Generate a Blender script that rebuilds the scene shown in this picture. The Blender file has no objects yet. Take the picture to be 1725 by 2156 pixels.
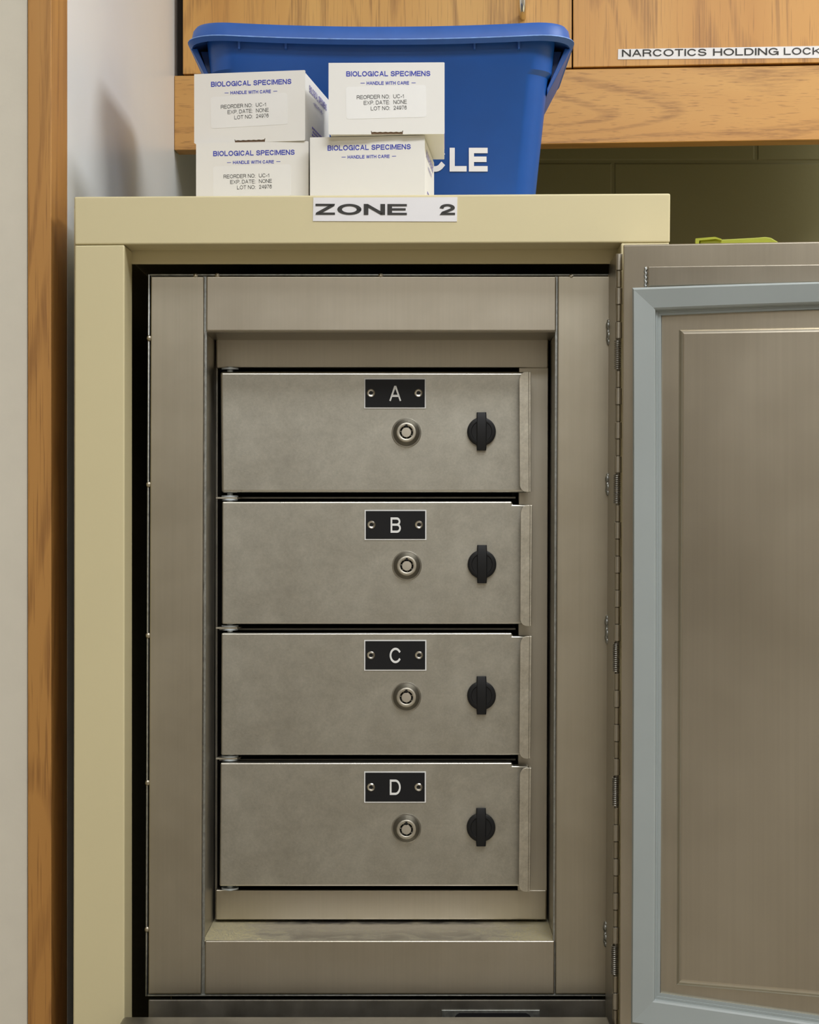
import bpy, bmesh, math, random
from mathutils import Vector, Matrix
random.seed(7)
SC = bpy.context.scene
COL = SC.collection

# ------------------------------------------------------------------ camera, light, exposure
F = 3896.0                 # focal length in pixels of the 1725 px wide frame
CX, CY = 862.5, 1100.0     # principal point
H = 1.35                   # camera height
CAM = Vector((0, -1.5, H))
cam = bpy.data.cameras.new('camera')
cam.sensor_fit = 'HORIZONTAL'; cam.sensor_width = 36.0
cam.lens = 36.0 * F / 1725.0
cam.shift_y = (CY - 1078.0) / 1725.0
cam.clip_start = 0.05
camo = bpy.data.objects.new('camera', cam); COL.objects.link(camo)
camo.location = CAM; camo.rotation_euler = (math.radians(90), 0, 0)
SC.camera = camo

world = bpy.data.worlds.new('world'); SC.world = world
world.use_nodes = True
world.node_tree.nodes['Background'].inputs[0].default_value = (0.9, 0.92, 1.0, 1)
world.node_tree.nodes['Background'].inputs[1].default_value = 0.0

SC.view_settings.view_transform = 'Standard'
SC.view_settings.look = 'None'
SC.view_settings.gamma = 1.0
SC.view_settings.use_curve_mapping = False
SC.view_settings.exposure = 0.0

def area(name, loc, rot, sx, sy, power, colr):
    l = bpy.data.lights.new(name, 'AREA'); l.shape = 'RECTANGLE'; l.size = sx; l.size_y = sy
    l.energy = power; l.color = colr
    o = bpy.data.objects.new(name, l); COL.objects.link(o)
    o.location = loc; o.rotation_euler = rot
    return o
WARM = (0.94, 0.985, 1.06)
CEIL = 2.75
LAMPS = [(0.42, -1.15, 1.2, 0.6, 23.0), (0.0, -2.6, 1.2, 0.6, 17.0), (1.35, -0.02, 0.6, 1.2, 27.0)]
for lx, ly, sx, sy, pw in LAMPS:
    area('ceiling_lamp_light', (lx, ly, CEIL - 0.075), (0, 0, 0), sx * 0.94, sy * 0.9, pw, WARM)

# ------------------------------------------------------------------ pixel planes (measuring the photo)
class PL:
    """vertical plane through photo column px0 at depth Y0, turned th degrees (right end nearer)"""
    def __init__(s, px0, Y0, th=0.0):
        t = math.radians(th)
        s.p0 = Vector(((px0 - CX) * (1.5 + Y0) / F, Y0, H))
        s.u = Vector((math.cos(t), -math.sin(t), 0)); s.n = Vector((-math.sin(t), -math.cos(t), 0))
        s.z = Vector((0, 0, 1))
    def map(s, px, py, off=0.0):
        d = Vector(((px - CX) / F, 1.0, (CY - py) / F))
        q = s.p0 + s.n * off
        return CAM + d * ((q - CAM).dot(s.n) / d.dot(s.n))
def X_at(px, Y): return (px - CX) * (1.5 + Y) / F
def Z_at(py, Y): return H + (CY - py) * (1.5 + Y) / F

# ------------------------------------------------------------------ mesh building
class MB:
    def __init__(s): s.bm = bmesh.new()
    def poly_prism(s, front, back, mi=0, bevel=0.0, seg=3, bmat=-1):
        bm = s.bm; n = len(front)
        vf = [bm.verts.new(p) for p in front]; vb = [bm.verts.new(p) for p in back]
        fs = [bm.faces.new(vf), bm.faces.new(vb[::-1])]
        for i in range(n):
            j = (i + 1) % n
            fs.append(bm.faces.new((vf[j], vf[i], vb[i], vb[j])))
        for f in fs: f.material_index = mi
        bmesh.ops.recalc_face_normals(bm, faces=fs)
        if bevel > 0:
            es = list({e for f in fs for e in f.edges})
            bmesh.ops.bevel(bm, geom=es, offset=bevel, segments=seg, profile=0.5, affect='EDGES', clamp_overlap=True, material=bmat)
        return s
    def slab(s, pl, pts, of, ob, mi=0, bevel=0.0, seg=3, bmat=-1):
        fr = [pl.map(x, y, of) for x, y in pts]
        return s.poly_prism(fr, [p + pl.n * (ob - of) for p in fr], mi, bevel, seg, bmat)
    def rect(s, pl, x0, y0, x1, y1, of, ob, mi=0, bevel=0.0, seg=3):
        return s.slab(pl, [(x0, y0), (x1, y0), (x1, y1), (x0, y1)], of, ob, mi, bevel, seg)
    def box(s, x0, y0, z0, x1, y1, z1, mi=0, bevel=0.0, seg=3):
        a = [Vector(p) for p in ((x0, y0, z0), (x1, y0, z0), (x1, y0, z1), (x0, y0, z1))]
        return s.poly_prism(a, [p + Vector((0, y1 - y0, 0)) for p in a], mi, bevel, seg)
    def lathe(s, c, u, v, n, prof, seg=40, mi=0, mis=None):
        """prof: (radius, offset along n)"""
        bm = s.bm; rings = []; fs = []
        for r, o in prof:
            if r < 1e-6: rings.append([bm.verts.new(c + n * o)])
            else: rings.append([bm.verts.new(c + n * o + (u * math.cos(2 * math.pi * k / seg) + v * math.sin(2 * math.pi * k / seg)) * r) for k in range(seg)])
        for i in range(len(rings) - 1):
            a, b = rings[i], rings[i + 1]; m = mis[i] if mis else mi
            for k in range(seg):
                l = (k + 1) % seg
                if len(a) == 1 and len(b) == 1: continue
                if len(b) == 1: f = bm.faces.new((a[k], a[l], b[0]))
                elif len(a) == 1: f = bm.faces.new((a[0], b[l], b[k]))
                else: f = bm.faces.new((a[k], a[l], b[l], b[k]))
                f.material_index = m; f.smooth = True; fs.append(f)
        bmesh.ops.recalc_face_normals(bm, faces=fs)
        return s
    def tube(s, pts, r, seg=10, mi=0):
        bm = s.bm; rings = []; fs = []
        for i, p in enumerate(pts):
            t = (pts[min(i + 1, len(pts) - 1)] - pts[max(i - 1, 0)]).normalized()
            a = t.orthogonal() if i == 0 else (a - t * a.dot(t))
            a = a.normalized(); b = t.cross(a)
            rr = r[i] if isinstance(r, (list, tuple)) else r
            rings.append([bm.verts.new(p + (a * math.cos(2 * math.pi * k / seg) + b * math.sin(2 * math.pi * k / seg)) * rr) for k in range(seg)])
        for i in range(len(rings) - 1):
            for k in range(seg):
                l = (k + 1) % seg
                f = bm.faces.new((rings[i][k], rings[i][l], rings[i + 1][l], rings[i + 1][k])); f.smooth = True; fs.append(f)
        fs.append(bm.faces.new(rings[0][::-1])); fs.append(bm.faces.new(rings[-1]))
        for f in fs: f.material_index = mi
        bmesh.ops.recalc_face_normals(bm, faces=fs)
        return s
    def blob(s, c, r, sc=(1, 1, 1), mi=0):
        m = Matrix.Translation(c) @ Matrix.Diagonal((sc[0], sc[1], sc[2], 1))
        g = bmesh.ops.create_icosphere(s.bm, subdivisions=2, radius=r, matrix=m)
        for f in {f for v in g['verts'] for f in v.link_faces}: f.smooth = True; f.material_index = mi
        return s
    def loops(s, rings, mis=None, cap=True, capstart=False, smooth=False):
        bm = s.bm; vs = [[bm.verts.new(p) for p in r] for r in rings]; n = len(vs[0]); fs = []
        for i in range(len(vs) - 1):
            for k in range(n):
                l = (k + 1) % n
                f = bm.faces.new((vs[i][k], vs[i][l], vs[i + 1][l], vs[i + 1][k]))
                f.material_index = mis[i] if mis else 0; f.smooth = smooth; fs.append(f)
        if cap: fs.append(bm.faces.new(vs[-1])); fs[-1].material_index = mis[-1] if mis else 0
        if capstart: fs.append(bm.faces.new(vs[0][::-1]))
        bmesh.ops.recalc_face_normals(bm, faces=fs)
        return s
    def text(s, string, fn, x0, yb, x1, yt, of=0.0004, ob=0.0, w=0.14, mi=0):
        """plain grotesque capitals whose ink fills x0..x1, yb..yt of the mapper fn(x, y, off); w = stroke / cap height"""
        pen = 0.0; quads = []; lift = []
        for ch in string:
            if ch == ' ': pen += 0.44; continue
            gw, strokes = GLYPH[ch]; gw = max(gw, w)
            for si, st in enumerate(strokes):
                lift.append(si * 2.5e-5)
                P = [(w / 2 + x * (gw - w), w / 2 + y * (1 - w)) for x, y in st]
                L = []
                for i, p in enumerate(P):
                    d0 = (p[0] - P[i - 1][0], p[1] - P[i - 1][1]) if i else None
                    d1 = (P[i + 1][0] - p[0], P[i + 1][1] - p[1]) if i < len(P) - 1 else None
                    nm = lambda d: (d[0] / math.hypot(*d), d[1] / math.hypot(*d))
                    if d0 is None: t = nm(d1); m = (-t[1], t[0]); k = 1; sh = -w / 2
                    elif d1 is None: t = nm(d0); m = (-t[1], t[0]); k = 1; sh = w / 2
                    else:
                        a_, b_ = nm(d0), nm(d1); q = (a_[0] + b_[0], a_[1] + b_[1]); t = nm(q) if math.hypot(*q) > 1e-4 else a_
                        m = (-t[1], t[0]); k = 1 / max(0.35, a_[0] * t[0] + a_[1] * t[1]); sh = 0
                    if P[0] == P[-1] and i in (0, len(P) - 1): sh = 0
                    c = (p[0] + t[0] * sh, p[1] + t[1] * sh)
                    e = [(c[0] + sg * m[0] * k * w / 2, c[1] + sg * m[1] * k * w / 2) for sg in (1, -1)]
                    L.append([(pen + min(gw, max(0, x)), min(1, max(0, y))) for x, y in e])
                quads.append(L)
            pen += gw + (0.13 if w < 0.17 else 0.10)
        W_ = pen - (0.13 if w < 0.17 else 0.10)
        for L, lf in zip(quads, lift):
            vs = [[s.bm.verts.new(fn(x0 + x / W_ * (x1 - x0), yb + y * (yt - yb), of + lf)) for x, y in e] for e in L]
            for i in range(len(vs) - 1):
                f = s.bm.faces.new((vs[i][0], vs[i][1], vs[i + 1][1], vs[i + 1][0])); f.material_index = mi
        return s

def _arc(cx, cy, rx, ry, a0, a1, n=14):
    return [(cx + rx * math.cos(math.radians(a0 + (a1 - a0) * k / n)), cy + ry * math.sin(math.radians(a0 + (a1 - a0) * k / n))) for k in range(n + 1)]
GLYPH = {
 'A': (.95, [[(0, 0), (.46, 1), (.54, 1), (1, 0)], [(.18, .32), (.82, .32)]]),
 'B': (.88, [[(.55, .53), (0, .53), (0, 1), (.58, 1)] + _arc(.6, .765, .34, .235, 90, -90) + [(.55, .53)], [(0, .53), (0, 0), (.6, 0)] + _arc(.64, .265, .36, .265, -90, 90) + [(.55, .53)]]),
 'C': (.96, [_arc(.5, .5, .5, .5, 38, 322, 24)]),
 'D': (.92, [[(.4, 0), (0, 0), (0, 1), (.45, 1)] + _arc(.5, .5, .5, .5, 90, -90, 18) + [(.4, 0)]]),
 'E': (.84, [[(1, 1), (0, 1), (0, 0), (1, 0)], [(.05, .52), (.92, .52)]]),
 'F': (.78, [[(1, 1), (0, 1), (0, 0)], [(.05, .5), (.88, .5)]]),
 'G': (1.0, [_arc(.5, .5, .5, .5, 42, 340, 24) + [(1, .46), (.58, .46)], [(1, .4), (1, 0)]]),
 'H': (.90, [[(0, 0), (0, 1)], [(1, 0), (1, 1)], [(.05, .52), (.95, .52)]]),
 'I': (.0, [[(.5, 0), (.5, 1)]]),
 'K': (.92, [[(0, 0), (0, 1)], [(1, 1), (.02, .34)], [(.34, .58), (1, 0)]]),
 'L': (.76, [[(0, 1), (0, 0), (1, 0)]]),
 'M': (1.06, [[(0, 0), (0, 1), (.06, 1), (.5, .02), (.94, 1), (1, 1), (1, 0)]]),
 'N': (.92, [[(0, 0), (0, 1), (.04, 1), (.96, 0), (1, 0), (1, 1)]]),
 'O': (1.04, [_arc(.5, .5, .5, .5, 0, 360, 28)]),
 'P': (.86, [[(0, 0), (0, 1), (.6, 1)] + _arc(.64, .73, .36, .27, 90, -90) + [(.05, .46)]]),
 'R': (.92, [[(0, 0), (0, 1), (.6, 1)] + _arc(.62, .745, .34, .255, 90, -90) + [(.05, .49)], [(.6, .49), (.82, .42), (.9, .28), (.92, .1), (.98, 0)]]),
 'S': (.88, [_arc(.5, .755, .45, .245, 15, 270, 16) + _arc(.5, .255, .5, .255, 90, -165, 18)[1:]]),
 'T': (.86, [[(0, 1), (1, 1)], [(.5, 1), (.5, 0)]]),
 'U': (.90, [[(0, 1), (0, .38)] + _arc(.5, .36, .5, .36, 180, 360) + [(1, .38), (1, 1)]]),
 'V': (.92, [[(0, 1), (.47, 0), (.53, 0), (1, 1)]]),
 'W': (1.28, [[(0, 1), (.24, 0), (.27, 0), (.48, 1), (.52, 1), (.73, 0), (.76, 0), (1, 1)]]),
 'X': (.92, [[(0, 0), (1, 1)], [(0, 1), (1, 0)]]),
 'Y': (.92, [[(0, 1), (.5, .42), (.5, 0)], [(1, 1), (.5, .42)]]),
 'Z': (.84, [[(0, 1), (1, 1), (.98, .95), (.02, .05), (0, 0), (1, 0)]]),
 '1': (.40, [[(0, .72), (.7, .80), (1, 1), (1, 0)]]),
 '2': (.76, [_arc(.5, .70, .48, .30, 172, -30, 14) + [(.62, .38), (.15, .15), (0, 0), (1, 0)]]),
 '4': (.78, [[(.74, 0), (.74, 1), (.68, 1), (0, .28), (1, .28)]]),
 '6': (.76, [_arc(.5, .33, .5, .33, 0, 360, 20), _arc(.52, .5, .52, .5, 40, 190, 14) + [(0, .33)]]),
 '7': (.76, [[(0, 1), (1, 1), (.58, .55), (.36, 0)]]),
 '9': (.76, [_arc(.5, .67, .5, .33, 0, 360, 20), _arc(.48, .5, .52, .5, 220, 370, 14) + [(1, .67)]]),
 ':': (.0, [[(.5, .0), (.5, .02)], [(.5, .62), (.5, .64)]]),
 '.': (.0, [[(.5, .0), (.5, .02)]]),
 '-': (.40, [[(0, .36), (1, .36)]]),
 '\u2014': (1.05, [[(0, .40), (1, .40)]]),
}

WLOC = {}
def obj(name, mb, mats, parent=None, label=None, origin=None):
    bm = mb.bm
    co = [v.co for v in bm.verts]
    lo = Vector([min(c[i] for c in co) for i in range(3)]); hi = Vector([max(c[i] for c in co) for i in range(3)])
    c = origin if origin is not None else (lo + hi) / 2
    bmesh.ops.translate(bm, verts=bm.verts, vec=-c)
    me = bpy.data.meshes.new(name); bm.to_mesh(me); bm.free()
    for m in (mats if isinstance(mats, (list, tuple)) else [mats]): me.materials.append(m)
    o = bpy.data.objects.new(name, me); COL.objects.link(o)
    WLOC[o] = c
    if parent: o.parent = parent; o.location = c - WLOC[parent]
    else: o.location = c
    if any(p.use_smooth for p in me.polygons): me.set_sharp_from_angle(angle=math.radians(35))
    if label: o['label'] = label
    return o
def thing(name, loc, label, cat, group=None):
    o = bpy.data.objects.new(name, None); COL.objects.link(o); o.location = loc; o.empty_display_size = 0.05
    WLOC[o] = Vector(loc); o['label'] = label; o['category'] = cat
    if group: o['group'] = group
    return o
def tag(o, label, cat, group=None):
    o['label'] = label; o['category'] = cat
    if group: o['group'] = group
    return o
def struct(name, mb, mats, label=None):
    o = obj(name, mb, mats); o['kind'] = 'structure'
    if label: o['label'] = label
    return o

# ------------------------------------------------------------------ materials
def srgb(r, g, b):
    f = lambda c: (c / 255 / 12.92) if c / 255 <= 0.04045 else ((c / 255 + 0.055) / 1.055) ** 2.4
    return (f(r), f(g), f(b), 1)
class NT:
    def __init__(s, name):
        s.m = bpy.data.materials.new(name); s.m.use_nodes = True; s.t = s.m.node_tree
        s.b = s.t.nodes['Principled BSDF']
    def n(s, t, **kw):
        x = s.t.nodes.new(t)
        for k, v in kw.items(): setattr(x, k, v)
        return x
    def l(s, a, b): s.t.links.new(a, b)
    def coord(s, scale=(1, 1, 1), off=(0, 0, 0), rot=(0, 0, 0)):
        tc = s.n('ShaderNodeTexCoord'); mp = s.n('ShaderNodeMapping')
        mp.inputs['Scale'].default_value = scale; mp.inputs['Location'].default_value = off; mp.inputs['Rotation'].default_value = rot
        s.l(tc.outputs['Object'], mp.inputs['Vector']); return mp.outputs['Vector']
    def noise(s, vec, scale, detail=4, rough=0.55, dist=0.0):
        x = s.n('ShaderNodeTexNoise'); x.inputs['Scale'].default_value = scale; x.inputs['Detail'].default_value = detail
        x.inputs['Roughness'].default_value = rough; x.inputs['Distortion'].default_value = dist
        s.l(vec, x.inputs['Vector']); return x.outputs['Fac']
    def ramp(s, fac, stops):
        x = s.n('ShaderNodeValToRGB'); e = x.color_ramp.elements
        while len(e) < len(stops): e.new(0.5)
        for i, (p, c) in enumerate(stops): e[i].position = p; e[i].color = c if len(c) == 4 else (*c, 1)
        s.l(fac, x.inputs['Fac']); return x.outputs['Color']
    def rng(s, fac, a, b, c, d):
        x = s.n('ShaderNodeMapRange'); 
        for i, v in zip(('From Min', 'From Max', 'To Min', 'To Max'), (a, b, c, d)): x.inputs[i].default_value = v
        s.l(fac, x.inputs['Value']); return x.outputs['Result']
    def mix(s, fac, a, b, mode='MIX'):
        x = s.n('ShaderNodeMix', data_type='RGBA', blend_type=mode)
        if isinstance(fac, (int, float)): x.inputs[0].default_value = fac
        else: s.l(fac, x.inputs[0])
        for i, v in ((6, a), (7, b)):
            if isinstance(v, tuple): x.inputs[i].default_value = v
            else: s.l(v, x.inputs[i])
        return x.outputs[2]
    def bump(s, h, strength, dist=0.001, prev=None):
        x = s.n('ShaderNodeBump'); x.inputs['Strength'].default_value = strength; x.inputs['Distance'].default_value = dist
        s.l(h, x.inputs['Height'])
        if prev: s.l(prev, x.inputs['Normal'])
        return x.outputs['Normal']
    def set(s, **kw):
        for k, v in kw.items():
            i = s.b.inputs[k.replace('_', ' ')]
            if hasattr(v, 'is_linked') or isinstance(v, bpy.types.NodeSocket): s.l(v, i)
            else: i.default_value = v
        return s
def plain(name, col, rough=0.5, metal=0.0, var=0.06, nscale=30, bump=0.0, bscale=400, spec=0.5):
    t = NT(name); v = t.coord()
    f = t.noise(v, nscale, 5)
    dk = tuple(c * (1 - var) for c in col[:3]) + (1,); lt = tuple(min(1, c * (1 + var)) for c in col[:3]) + (1,)
    t.set(Base_Color=t.ramp(f, [(0.3, dk), (0.7, lt)]), Roughness=rough, Metallic=metal)
    t.b.inputs['Specular IOR Level'].default_value = spec
    if bump: t.set(Normal=t.bump(t.noise(v, bscale, 2), bump, 0.0006))
    return t.m
def steel(name, col, rough, brush=(300, 300, 4), var=0.07, blotch=14, wav=0.0, scuff=0.0, grain=0.0, bump=0.02, wscale=(9, 9, 5)):
    t = NT(name); v = t.coord(); vb = t.coord(scale=brush)
    f = t.noise(v, blotch, 5, 0.6); g = t.noise(vb, 1.0, 3, 0.6)
    dk = tuple(c * (1 - var) for c in col[:3]) + (1,); lt = tuple(min(1, c * (1 + var)) for c in col[:3]) + (1,)
    c1 = t.ramp(f, [(0.3, dk), (0.7, lt)])
    c2 = t.mix(0.22, c1, t.ramp(g, [(0.3, tuple(c * .86 for c in col[:3]) + (1,)), (0.7, tuple(min(1, c * 1.1) for c in col[:3]) + (1,))]))
    r = t.rng(f, 0.25, 0.75, rough - 0.05, rough + 0.05)
    if grain:
        gg = t.noise(v, 520, 3, 0.7); g2 = t.noise(v, 120, 4, 0.65)
        c2 = t.mix(grain, c2, t.ramp(gg, [(0.32, tuple(c * .62 for c in col[:3]) + (1,)), (0.68, tuple(min(1, c * 1.42) for c in col[:3]) + (1,))]))
        c2 = t.mix(grain, c2, t.ramp(g2, [(0.32, tuple(c * .66 for c in col[:3]) + (1,)), (0.68, tuple(min(1, c * 1.36) for c in col[:3]) + (1,))]))
    if scuff:
        s1 = t.noise(t.coord(scale=(160, 160, 160), rot=(0.4, 0.9, 0.5)), 3.0, 3, 0.7)
        c2 = t.mix(t.rng(s1, 0.6, 0.85, 0, scuff), c2, tuple(min(1, c * 1.35) for c in col[:3]) + (1,))
        vs = t.n('ShaderNodeTexVoronoi', feature='DISTANCE_TO_EDGE'); vs.inputs['Scale'].default_value = 26
        wv = t.n('ShaderNodeVectorMath', operation='ADD'); nn = t.n('ShaderNodeTexNoise'); nn.inputs['Scale'].default_value = 30
        t.l(v, nn.inputs['Vector']); t.l(v, wv.inputs[0]); 
        sc_ = t.n('ShaderNodeVectorMath', operation='SCALE'); sc_.inputs['Scale'].default_value = 0.03
        t.l(nn.outputs['Color'], sc_.inputs[0]); t.l(sc_.outputs[0], wv.inputs[1]); t.l(wv.outputs[0], vs.inputs['Vector'])
        c2 = t.mix(t.rng(vs.outputs['Distance'], 0.0, 0.012, 0.22 * scuff, 0.0), c2, tuple(min(1, c * 1.3) for c in col[:3]) + (1,))
    nr = t.bump(g, bump, 0.0004) if bump else None
    if wav: nr = t.bump(t.noise(t.coord(scale=wscale), 1.0, 2, 0.5), wav, 0.02, nr)
    t.set(Base_Color=c2, Roughness=r, Metallic=1.0)
    if nr: t.set(Normal=nr)
    return t.m
def oak(name, axis, off=(0, 0, 0), tint=(1, 1, 1), cath=1.0):
    """axis 2: grain runs up, axis 0: grain runs sideways"""
    t = NT(name)
    def vec(across, along, o=off):
        sc = [across] * 3; sc[axis] = along
        return t.coord(scale=tuple(sc), off=o)
    mulc = lambda r, g, b: tuple(c * k for c, k in zip(srgb(r, g, b)[:3], tint)) + (1,)
    broad = t.noise(vec(9, 0.9), 1.0, 3, 0.5, 0.6)                      # slow bands
    base = t.ramp(broad, [(0.25, mulc(200, 142, 72)), (0.5, mulc(216, 162, 90)), (0.75, mulc(226, 176, 104))])
    fld = t.noise(vec(7, 1.1, (off[0] + 3.1, off[1] + 1.7, off[2] + 5.3)), 1.0, 2, 0.45, 0.4)  # cathedral field
    m = t.n('ShaderNodeMath', operation='MULTIPLY'); m.inputs[1].default_value = 62.0 if axis == 0 else 96.0; t.l(fld, m.inputs[0])
    sn = t.n('ShaderNodeMath', operation='SINE'); t.l(m.outputs[0], sn.inputs[0])
    fine = t.noise(vec(420, 11), 1.0, 3, 0.65)
    ring = t.rng(sn.outputs[0], 0.25, 1.0, 0.0, 1.0)
    pm = t.n('ShaderNodeMath', operation='MULTIPLY'); t.l(ring, pm.inputs[0]); t.l(t.rng(fine, 0.40, 0.62, 0.15, 1.0), pm.inputs[1])
    mk = t.n('ShaderNodeMath', operation='MULTIPLY'); mk.inputs[1].default_value = 0.55 * cath; t.l(pm.outputs[0], mk.inputs[0])
    c = t.mix(mk.outputs[0], base, mulc(132, 84, 40))
    pore = t.rng(t.noise(vec(700, 16), 1.0, 2, 0.5), 0.58, 0.72, 0.0, 0.5)
    c = t.mix(pore, c, mulc(128, 82, 42))
    t.set(Base_Color=c, Roughness=0.42, Normal=t.bump(fine, 0.06, 0.0004))
    return t.m

M = {}
M['steel_frame'] = steel('stainless_frame', (0.46, 0.42, 0.335), 0.38, brush=(420, 420, 5), bump=0.05)
M['steel_rail'] = steel('stainless_rail', (0.45, 0.41, 0.335), 0.36, brush=(420, 420, 9), bump=0.05)
M['steel_inner'] = steel('stainless_inner', (0.50, 0.465, 0.39), 0.40, brush=(420, 420, 6))
M['steel_door'] = steel('scuffed_steel', (0.45, 0.43, 0.368), 0.46, brush=(90, 90, 60), var=0.13, blotch=22, scuff=0.6, grain=0.17, bump=0.03)
M['steel_lip'] = steel('rubbed_steel', (0.54, 0.505, 0.42), 0.45, brush=(500, 500, 60), var=0.12, blotch=60, scuff=0.5, grain=0.3)
M['steel_edge'] = steel('rubbed_highlight_edge', (0.62, 0.60, 0.53), 0.30, brush=(300, 300, 300), bump=0.0)  # rubbed bevels, with the bright line of ceiling light put into the colour
M['steel_big'] = steel('stainless_door_sheet', (0.62, 0.565, 0.46), 0.34, brush=(300, 300, 3), var=0.06, blotch=5, bump=0.0)
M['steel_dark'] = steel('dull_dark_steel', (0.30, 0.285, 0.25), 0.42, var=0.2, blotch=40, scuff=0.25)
M['steel_bright'] = steel('polished_steel', (0.75, 0.73, 0.68), 0.22)
M['steel_weld'] = steel('weld_seam', (0.36, 0.37, 0.35), 0.42, var=0.3, blotch=300, bump=0.4)
M['washer'] = plain('zinc_washer', (0.62, 0.68, 0.72, 1), 0.4, 0.3)
M['cream'] = plain('cream_enamel', srgb(211, 199, 157), 0.42, var=0.02, nscale=5, bump=0.03, bscale=900)
M['void'] = plain('interior_shade_black', (0.006, 0.0055, 0.004, 1), 0.8)  # near-black stands in for shade in unlit interiors and holes
M['black'] = plain('black_plastic', (0.008, 0.008, 0.008, 1), 0.5, spec=0.3)
M['plate'] = plain('engraved_black_plate', (0.010, 0.010, 0.011, 1), 0.5, spec=0.25)
M['white_ink'] = plain('white_engraving', (0.85, 0.85, 0.82, 1), 0.6)
M['black_ink'] = plain('black_ink', (0.03, 0.028, 0.024, 1), 0.6)
M['blue_ink'] = plain('blue_ink', srgb(62, 72, 176), 0.6)
M['mauve_ink'] = plain('mauve_ink', srgb(120, 112, 170), 0.6)
M['carton'] = plain('white_card', srgb(232, 230, 224), 0.55, var=0.015, nscale=12)
M['card_edge'] = plain('brown_card_edge', srgb(120, 96, 74), 0.8)
M['sticker'] = plain('white_sticker', srgb(236, 235, 231), 0.35, var=0.01)
M['tape'] = plain('white_label_tape', srgb(232, 230, 230), 0.35, var=0.02)
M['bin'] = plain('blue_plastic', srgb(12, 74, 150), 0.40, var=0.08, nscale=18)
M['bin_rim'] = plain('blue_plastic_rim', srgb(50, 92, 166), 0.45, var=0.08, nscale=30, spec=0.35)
M['bin_scuff'] = plain('scuffed_blue_plastic', srgb(112, 146, 200), 0.6, var=0.25, nscale=120)
M['gasket'] = plain('grey_vinyl_gasket', srgb(157, 164, 162), 0.42, var=0.03, nscale=16)
M['lime'] = plain('lime_plastic', srgb(150, 156, 38), 0.4)
M['wall'] = plain('beige_wall_paint', srgb(212, 205, 188), 0.55, var=0.02, nscale=40, bump=0.1, bscale=260)
M['room'] = plain('room_wall_paint', srgb(190, 182, 168), 0.8, var=0.02, nscale=3)
M['ceil'] = plain('white_ceiling_tile', srgb(224, 218, 206), 0.9)
M['floor'] = plain('floor_tile', srgb(172, 164, 150), 0.5, var=0.1, nscale=4)
M['panel'] = plain('satin_grey_panel', srgb(232, 234, 233), 0.34, var=0.015, nscale=8, bump=0.12, bscale=320, spec=0.6)
M['oak_door'] = oak('oak_upright_grain', 2, (2.3, 0, 0.4), tint=(0.95, 0.95, 0.86))
M['oak_door2'] = oak('oak_upright_grain_b', 2, (7.9, 1, 3.1), tint=(0.90, 0.86, 0.76))
M['oak_rail'] = oak('oak_sideways_grain', 0, (1.2, 4.4, 2.0), tint=(0.84, 0.80, 0.72))
M['oak_trim'] = oak('oak_trim', 2, (5.2, 2.1, 0.7), tint=(0.70, 0.66, 0.60))
M['oak_dark'] = plain('dark_cabinet_inside', (0.035, 0.024, 0.014, 1), 0.7)  # on the carcass, shade of the door gaps put into the colour

def block_wall():
    t = NT('painted_block_wall'); v = t.coord()
    br = t.n('ShaderNodeTexBrick'); br.inputs['Scale'].default_value = 1.0
    br.inputs['Brick Width'].default_value = 0.4; br.inputs['Row Height'].default_value = 0.2; br.inputs['Mortar Size'].default_value = 0.004
    br.inputs['Mortar Smooth'].default_value = 0.6
    mp = t.n('ShaderNodeMapping'); mp.inputs['Rotation'].default_value = (math.radians(90), 0, 0); mp.inputs['Location'].default_value = (0.165, 0.08, 0.0)
    tc = t.n('ShaderNodeTexCoord'); t.l(tc.outputs['Object'], mp.inputs['Vector']); t.l(mp.outputs['Vector'], br.inputs['Vector'])
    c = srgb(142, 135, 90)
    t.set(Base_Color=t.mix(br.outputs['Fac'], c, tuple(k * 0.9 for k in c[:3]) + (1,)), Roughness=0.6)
    inv = t.n('ShaderNodeMath', operation='SUBTRACT'); inv.inputs[0].default_value = 1.0; t.l(br.outputs['Fac'], inv.inputs[1])
    t.set(Normal=t.bump(t.noise(v, 160, 3), 0.2, 0.001, t.bump(inv.outputs[0], 0.5, 0.004)))
    return t.m
M['block'] = block_wall()
def dusty():
    t = NT('dusty_steel_ledge'); v = t.coord()
    g = t.noise(t.coord(scale=(420, 420, 420)), 1.0, 3, 0.6)
    sx = t.n('ShaderNodeSeparateXYZ'); t.l(v, sx.inputs[0])
    ab = t.n('ShaderNodeMath', operation='ABSOLUTE'); t.l(sx.outputs['X'], ab.inputs[0])
    edge = t.rng(ab.outputs[0], 0.07, 0.145, 0.0, 1.0)
    fine = t.noise(v, 900, 4, 0.8); mid = t.noise(v, 55, 4, 0.7)
    ad = t.n('ShaderNodeMath', operation='ADD'); t.l(t.rng(edge, 0, 1, 0.05, 0.50), ad.inputs[0]); t.l(mid, ad.inputs[1])
    mu = t.n('ShaderNodeMath', operation='MULTIPLY'); t.l(t.rng(ad.outputs[0], 0.5, 0.85, 0.08, 1.0), mu.inputs[0]); t.l(t.rng(fine, 0.42, 0.58, 0.15, 1), mu.inputs[1])
    t.set(Base_Color=t.mix(mu.outputs[0], (0.55, 0.52, 0.46, 1), srgb(196, 184, 134)), Metallic=t.rng(mu.outputs[0], 0, 1, 1, 0), Roughness=t.rng(mu.outputs[0], 0, 1, 0.38, 0.9))
    return t.m
M['dusty'] = dusty()
def emit(name, col, st):
    t = NT(name); t.set(Base_Color=col, Emission_Color=col, Emission_Strength=st); return t.m
M['diffuser'] = emit('lamp_diffuser', (1.0, 0.95, 0.86, 1), 3.0)

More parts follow.
